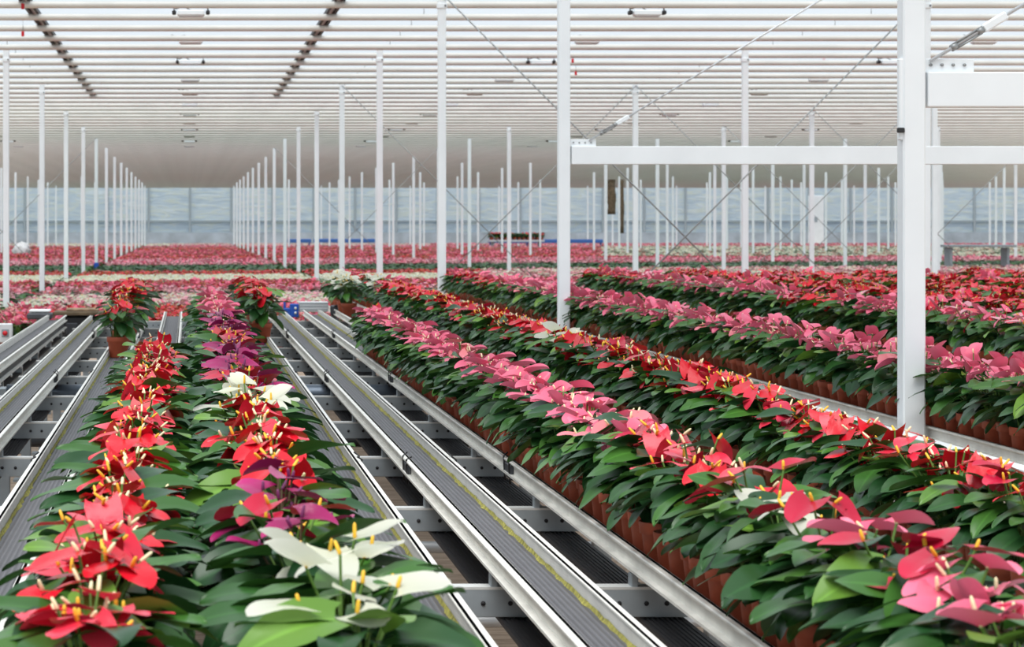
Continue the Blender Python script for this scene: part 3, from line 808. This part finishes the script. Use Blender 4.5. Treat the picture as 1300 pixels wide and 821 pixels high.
STYLE = {  # spathe material, size, pitch range, fold, spadix, stem
 'red': ('red', .062, (-1.0, .4), (-.05, .2), 'mix', 'stem'),
 'coral': ('coral', .062, (-1.0, .4), (-.05, .2), 'mix', 'stem'),
 'deepred': ('deepred', .062, (-.8, .5), (.05, .4), 'spadix_yellow', 'stem'),
 'pink': ('pink', .056, (-.8, .9), (.25, .8), 'spadix_cream', 'stem'),
 'palepink': ('palepink', .056, (-.8, .7), (.2, .7), 'spadix_cream', 'stem'),
 'salmon': ('salmon', .058, (-.8, .6), (.1, .5), 'spadix_cream', 'stem'),
 'purple': ('purple', .058, (-.8, .6), (.15, .5), 'spadix_purple', 'stem_dark'),
 'white': ('white', .066, (-.4, .7), (.0, .4), 'spadix_yellow', 'stem')}
def flower_mbs(style, seed, ns=8, spread=1.0):
    """returns (spathe with its stem, spadix) around the pot centre, leaning along azimuth 0"""
    key, size, pr, fr, sk, st = STYLE[style]
    rr = random.Random(seed); a = MB(); b = MB()
    r = rr.uniform(.010, .082) * spread; h = rr.uniform(.248, .312) - 0.3 * r
    p = Vector((r, rr.uniform(-.012, .012), h))
    a.tube([(0.012, 0, 0.09), (0.35 * r, 0, 0.09 + (h - .09) * .6), p], [0.0026, 0.0023, 0.002], st, 5, caps=False)
    pitch = rr.uniform(*pr); L = size * rr.uniform(.85, 1.15)
    az = rr.uniform(-.7, .7); roll = rr.uniform(-.35, .35); fold = rr.uniform(*fr)
    blade(a, key, p, az, pitch, L, L * rr.uniform(.50, .58), 0.27, fold, rr.uniform(.0, .3), wexp=(0.45, 0.95, 0.25), ns=ns, nt=6 if ns > 6 else 4, roll=roll, wave=.06, rr=rr)
    if sk == 'mix': sk = 'spadix_yellow' if rr.random() < .6 else 'spadix_cream'
    e = min(1.75, max(.7, pitch + rr.uniform(1.0, 1.5))); l = rr.uniform(.015, .022)
    d = Vector((math.cos(az) * math.cos(e), math.sin(az) * math.cos(e), math.sin(e)))
    n_ = 4
    b.tube([p + d * l * t for t in (0, .1, .5, .88, 1.0)], [.002, .0029, .0028, .0023, .001], sk, 7)
    return a, b
COLS = list(STYLE)
POT = pot_mb(24).mesh('pot'); SOIL = soil_mb().mesh('soil')
FOL = [foliage_mb(100 + i, ns=8).mesh('foliage') for i in range(10)]
FOLW = [foliage_mb(140 + i, ns=9, nleaf=25, spread=1.3, lmul=1.15).mesh('foliage') for i in range(8)]
FLW = {}
for c in COLS:
    FLW[c] = []
    for i in range(12):
        a, b = flower_mbs(c, hash_ := (COLS.index(c) * 100 + i + 5000))
        FLW[c].append((a.mesh('flower'), b.mesh('spadix')))

# -------- where the plants stand: (x, y, colours, line id, scale)
plants = []
def put(x, y, cols, line, sc=1.0, force=False):
    plants.append(dict(x=x, y=y, c=cols, line=line, s=sc, force=force))
def pick(*w):
    t = R.random() * sum(b for a, b in w)
    for a, b in w:
        t -= b
        if t <= 0: return a
    return w[-1][0]
y = 2.75
while y < 9.9:                                        # all-red line
    put(-0.125 + R.uniform(-.006, .006), y, pick(('red', 6), ('coral', 3)), 'redline', R.uniform(.94, 1.04)); y += 0.150
y = 2.75
while y < 16.2:                                       # mixed line
    if y < 3.62: c = 'white'
    elif y < 4.4: c = pick(('purple', 4), ('deepred', 2))
    elif y < 6.3: c = pick(('red', 5), ('coral', 3))
    elif y < 6.75: c = 'white'
    elif y < 9.6: c = pick(('purple', 5), ('deepred', 2))
    elif y < 11.0: c = pick(('red', 3), ('purple', 1), ('coral', 2))
    elif y < 12.2: c = pick(('purple', 3), ('red', 1), ('pink', 2))
    else: c = pick(('pink', 4), ('salmon', 1))
    put((0.165 if y > 3.65 else 0.215) + R.uniform(-.006, .006), y, c, 'mixedline', R.uniform(1.0, 1.1)); y += 0.165
for y in (13.85, 14.7, 15.5, 16.2, 16.8, 17.4, 18.0, 18.6): put(-0.40, y, 'red', 'singles', 1.12 if y < 15 else 1.2, y < 16)
for y in (15.6, 16.2, 16.8, 17.4, 18.0, 18.6, 19.2): put(0.47, y, 'red', 'beltred', 1.2, y < 16)
y = 2.9
while y < 14.0:
    if y < 4.05: c = pick(('pink', 5), ('deepred', 1))
    elif y < 4.35: c = pick(('white', 2), ('red', 1))
    elif y < 5.5: c = pick(('red', 3), ('coral', 3), ('deepred', 1))
    else: c = pick(('pink', 9), ('deepred', .3), ('salmon', 1)) if y < 13.6 else pick(('pink', 2), ('coral', 1))
    put(1.045 + R.uniform(-.006, .006), y, c, 'pinkrow', R.uniform(.93, 1.05)); y += 0.133
for i, (x, y) in enumerate([(1.318, 19.9), (1.318, 20.45), (1.318, 21.0), (1.318, 21.6), (1.617, 20.3), (1.617, 20.8), (1.617, 21.4)]): put(x, y, 'white', 'whitegroup', 1.12, i < 4)
y = 3.4
while y < 24.5:
    if 20.0 < y < 21.7: y += .133; continue
    c = pick(('red', 6), ('coral', 3), ('deepred', .4))
    if 10.2 < y < 10.5: c = 'white'
    if 9.2 < y < 9.5: c = 'deepred'
    if y > 19: c = pick(('red', 3), ('coral', 1), ('pink', 1))
    put(1.617 + R.uniform(-.006, .006), y, c, 'redrow', R.uniform(.90, .98) if y < 6.6 else R.uniform(.98, 1.08)); y += 0.133
for i, (x, nm) in enumerate(RROWS):
    y = max(4.0, x * FPX / 1130)
    while y < 25.0:
        if x < 3.5: c = pick(('pink', 9), ('salmon', 1)) if y < 20.5 else pick(('red', 3), ('pink', 2))
        elif x < 4.5: c = (pick(('pink', 7), ('palepink', 2), ('coral', 1)) if not 15.2 < y < 16.6 else pick(('red', 3), ('pink', 1))) if y < 22 else pick(('pink', 2), ('red', 2))
        elif x < 5.2: c = pick(('pink', .8), ('red', 6), ('coral', 3))
        else: c = pick(('red', 6), ('coral', 3), ('pink', .6))
        fs_ = 0.98 if x < 3 else (1.05 if x < 4.5 else 1.04)
        put(x + R.uniform(-.01, .01), y, c, 'far', fs_ * R.uniform(.95, 1.07)); y += 0.14
COLWORD = {'red': 'red', 'coral': 'coral-red', 'deepred': 'crimson', 'pink': 'pink', 'palepink': 'pale pink', 'salmon': 'salmon', 'purple': 'purple', 'white': 'white'}
LINE = {'redline': ('in the left foreground row', 'plants in the left foreground row'),
        'mixedline': ('in the mixed-colour row', 'plants in the mixed-colour row'),
        'singles': ('on the empty left belt', 'plants on the empty left belt'),
        'beltred': ('behind the mixed-colour row', 'red plants behind the mixed-colour row'),
        'pinkrow': ('in the long pink row', 'plants in the long pink row'),
        'whitegroup': ('in the distant white group', 'white plants beyond the bare belts'),
        'redrow': ('in the long red row', 'plants in the long red row')}
def inframe(p):
    a = px(p['x'], p['y']); b = py(BELT_Z + 0.23, p['y'])
    return -40 < a < 1335 and b < 835
cand = sorted([p for p in plants if p['line'] != 'far' and inframe(p) and not p['force']], key=lambda p: p['y'])
forced = [p for p in plants if p['force']]
indiv = forced + cand[:300 - len(forced)]
ids = set(id(p) for p in indiv)
rest = [p for p in plants if id(p) not in ids and (p['line'] == 'far' or inframe(p))]
counts = {}
for p in sorted(indiv, key=lambda p: p['y']):
    ln = p['line']; counts[ln] = counts.get(ln, 0) + 1
    o = empty('potted_anthurium', (p['x'], p['y'], BELT_Z + 0.0005), R.uniform(0, 6.28)); o.scale = (p['s'],) * 3
    phrase, grp = LINE[ln]
    tag(o, '%s anthurium in terracotta pot, %s from the front %s' % (COLWORD[p['c']], ordinal(counts[ln]), phrase), 'potted plant', grp)
    link('pot', POT, o); link('soil', SOIL, o)
    fl_ = FOLW if ln in ('redline', 'mixedline') or p['y'] < 4.2 else FOL
    link('foliage', fl_[R.randrange(len(fl_))], o)
    nf = {'white': 5, 'pink': 8, 'purple': 5}.get(p['c'], 6) + (4 if ln == 'whitegroup' else 0) + {'redline': 4, 'redrow': 1}.get(ln, 0) + (1 if ln == 'mixedline' and p['c'] != 'white' else 0) + (5 if ln in ('singles', 'beltred') else 0) + (1 if ln == 'mixedline' else 0) + (2 if ln == 'mixedline' and p['c'] == 'purple' else 0) - (2 if p['y'] < 4.6 and ln != 'redline' else 0)
    vs_ = R.sample(range(12), min(nf, 12)); a0 = R.uniform(0, 6.28)
    for q, v in enumerate(vs_):
        cc = p['c']
        fo = link('flower', FLW[cc][v][0], o); fo.rotation_euler = (0, 0, a0 + q * 6.283 / nf + R.uniform(-.35, .35))
        link('spadix', FLW[cc][v][1], fo)

# -------- all remaining plants: one mass, each standing on its own point
variants = []; vindex = {}
for c in COLS + ['green']:
    for i in range(2):
        mb = pot_mb(8); mb.merge(soil_mb())
        mb.merge(foliage_mb(300 + i * 31 + len(variants), ns=5, nleaf=17, spread=1.1, lmul=1.1, stems=5))
        if c != 'green':
            for q in range(9):
                a, b = flower_mbs(c, 9000 + len(variants) * 50 + q, ns=5)
                rz = q * 0.7
                for part in ((a, b) if q % 2 == 0 else (a,)):
                    part.v = [(x * math.cos(rz) - y * math.sin(rz), x * math.sin(rz) + y * math.cos(rz), z) for x, y, z in part.v]
                    mb.merge(part)
        vindex.setdefault(c, []).append(len(variants)); variants.append(mb)
pts = []
for p in rest: pts.append((p['x'], p['y'], BELT_Z, p['s'], R.choice(vindex[p['c']])))
# benches of plants standing low on the floor, in cross strips
BANDS = [(26.0, 31.4, [('salmon', 3), ('coral', 1.5), ('pink', 2), ('green', 1.5)]),
         (31.6, 35.8, [('white', 4), ('palepink', 2), ('salmon', .5)]),
         (36.0, 38.4, [('green', 6), ('palepink', 1)]),
         (38.4, 40.4, [('palepink', 3), ('coral', 1), ('pink', 1), ('green', 1)]),
         (40.6, 45.0, [('deepred', 4), ('pink', 1.5), ('coral', .5)]),
         (45.0, 50.6, [('white', 1)]),
         (50.8, 55.0, [('red', 3), ('deepred', 2)]),
         (55.2, 65.6, [('green', 1)]),
         (66.0, 75.0, [('palepink', 4), ('pink', 2)]),
         (75.4, 88.0, [('red', 3), ('deepred', 3), ('green', .7), ('pink', 1)]),
         (88.5, 104., [('pink', 2), ('deepred', 3), ('green', 1.5), ('salmon', 1)]),
         (104.5, 116., [('red', 2), ('salmon', 1), ('green', 1.5), ('deepred', 1)]),
         (116.5, 128, [('pink', 2), ('palepink', 2), ('deepred', 2), ('green', 1)]),
         (128.4, 146, [('palepink', 2), ('white', 2), ('salmon', 1), ('green', 1)])]
y = 26.3
while y < 145:
    pit = 0.175 if y < 48 else (0.21 if y < 70 else 0.29)
    xa = max(X0 + .5, -0.0835 * y - 0.6); xb = min(X1 - 1, 0.3475 * y + 0.8)
    x = xa + R.random() * pit
    while x < xb:
        yy = y - min(0.38, 0.38) * (x + 2.5) * max(0.0, min(1.0, (125 - y) / 60)) if x > -2.5 else y
        if y < 27.0 and x > 1.6:                      # right of the belts the nearer rows stand here
            x += pit; continue
        yy = max(yy, 26.3)
        if any(abs(x - cx) < 0.16 for cx in rows_x): x += pit; continue
        c = None
        for b0, b1, w in BANDS:
            if b0 <= yy <= b1:
                c = pick(*w)
                if y > 100 and x < -1 and y > 125: c = pick(('white', 3), ('green', 2), ('palepink', 1))
                if 84 < y < 126 and x > 0.17 * y: c = pick(('green', 5), ('white', 1.4), ('salmon', .6))
                if y >= 126 and x > 0.10 * y: c = pick(('pink', 2), ('palepink', 2), ('deepred', 1.5), ('white', 1.5))
                if 45 < yy < 55 and x > 0.12 * y: c = pick(('white', 1.5), ('salmon', 2.5), ('palepink', 2), ('green', .6))
                if y < 31.4 and -0.75 < x < 0.25: c = 'red'
                break
        if c: pts.append((x + R.uniform(-.05, .05), y + R.uniform(-.06, .06), 0.0005, R.uniform(1.02, 1.16), R.choice(vindex[c])))
        x += pit
    y += pit
for i in range(12):
    for j in range(4):
        pts.append((BENCH[0] - 1.25 + i * 0.23, 123.65 + j * 0.23, BENCH[2], 1.3, R.choice(vindex['green' if R.random() < .45 else 'coral'])))
print('instances', len(pts), 'individuals', len(indiv))
big = MB(); vid = []
for k, v in enumerate(variants):
    big.merge(v); vid += [k] * len(v.v)
nv = len(big.v)
big.v += [(a, b, c) for a, b, c, _, _ in pts]; big.al += [0] * len(pts); big.ac += [0] * len(pts)
me = big.mesh('anthurium_mass')
at = me.attributes.new('vid', 'INT', 'POINT'); at.data.foreach_set('value', vid + [-1] * len(pts))
at = me.attributes.new('pick', 'INT', 'POINT'); at.data.foreach_set('value', [-1] * nv + [p[4] for p in pts])
at = me.attributes.new('sc', 'FLOAT', 'POINT'); at.data.foreach_set('value', [1.0] * nv + [p[3] for p in pts])
at = me.attributes.new('rz', 'FLOAT', 'POINT'); at.data.foreach_set('value', [0.0] * nv + [R.uniform(0, 6.28) for p in pts])
mass = link('anthurium_mass', me)
tag(mass, 'all the other potted anthuriums massed in rows and colour strips to the back wall', 'potted plants', None, 'stuff')
ng = bpy.data.node_groups.new('plant_mass', 'GeometryNodeTree')
ng.interface.new_socket('Geometry', in_out='INPUT', socket_type='NodeSocketGeometry')
ng.interface.new_socket('Geometry', in_out='OUTPUT', socket_type='NodeSocketGeometry')
N = ng.nodes.new; Lk = ng.links.new
gi = N('NodeGroupInput'); go = N('NodeGroupOutput'); jn = N('GeometryNodeJoinGeometry')
def named(nm, typ):
    n_ = N('GeometryNodeInputNamedAttribute'); n_.data_type = typ; n_.inputs[0].default_value = nm
    return n_.outputs[0]
def cmp_eq(sock, val):
    c_ = N('FunctionNodeCompare'); c_.data_type = 'INT'; c_.operation = 'EQUAL'
    Lk(sock, c_.inputs[2]); c_.inputs[3].default_value = val
    return c_.outputs[0]
vs_ = named('vid', 'INT'); ps_ = named('pick', 'INT'); ss_ = named('sc', 'FLOAT'); rs_ = named('rz', 'FLOAT')
cx = N('ShaderNodeCombineXYZ'); Lk(rs_, cx.inputs[2])
er = N('FunctionNodeEulerToRotation'); Lk(cx.outputs[0], er.inputs[0])
sp = N('GeometryNodeSeparateGeometry'); sp.domain = 'POINT'; Lk(gi.outputs[0], sp.inputs[0]); Lk(cmp_eq(vs_, -1), sp.inputs[1])
for k in range(len(variants)):
    sg = N('GeometryNodeSeparateGeometry'); sg.domain = 'POINT'; Lk(gi.outputs[0], sg.inputs[0]); Lk(cmp_eq(vs_, k), sg.inputs[1])
    ip = N('GeometryNodeInstanceOnPoints')
    Lk(sp.outputs[0], ip.inputs['Points']); Lk(cmp_eq(ps_, k), ip.inputs['Selection']); Lk(sg.outputs[0], ip.inputs['Instance'])
    Lk(er.outputs[0], ip.inputs['Rotation']); Lk(ss_, ip.inputs['Scale'])
    Lk(ip.outputs[0], jn.inputs[0])
Lk(jn.outputs[0], go.inputs[0])
md = mass.modifiers.new('plant_mass', 'NODES'); md.node_group = ng

# ------------------------------------------------------------------ light, world, camera
w = bpy.data.worlds.new('sky'); bpy.context.scene.world = w; w.use_nodes = True
nt = w.node_tree; bg = nt.nodes['Background']
bg.inputs[0].default_value = (0.85, 0.93, 1.0, 1); bg.inputs[1].default_value = 0.80
sl = bpy.data.lights.new('soft_sun', 'SUN'); sl.energy = 3.6; sl.angle = math.radians(45); sl.color = (1.0, 0.98, 0.95)
so = bpy.data.objects.new('soft_sun', sl); C.objects.link(so); so.rotation_euler = (math.radians(24), math.radians(-12), 0); so.location = (0, 0, 12)

cd = bpy.data.cameras.new('camera'); cam = bpy.data.objects.new('camera', cd); C.objects.link(cam)
cam.location = (0, 0, CAM_Z); cam.rotation_euler = (PI / 2, 0, 0)
cd.sensor_fit = 'HORIZONTAL'; cd.sensor_width = 36.0; cd.lens = 36.0 * FPX / 1300.0
cd.shift_x = (650.0 - VPX) / 1300.0; cd.shift_y = -(410.5 - VPY) / 1300.0
cd.clip_start = 0.05; cd.clip_end = 500
cd.dof.use_dof = True; cd.dof.focus_distance = 7.5; cd.dof.aperture_fstop = 13.0
bpy.context.scene.camera = cam
sc_ = bpy.context.scene
sc_.view_settings.view_transform = 'Standard'; sc_.view_settings.look = 'None'
sc_.view_settings.exposure = 0.22; sc_.view_settings.gamma = 1.0
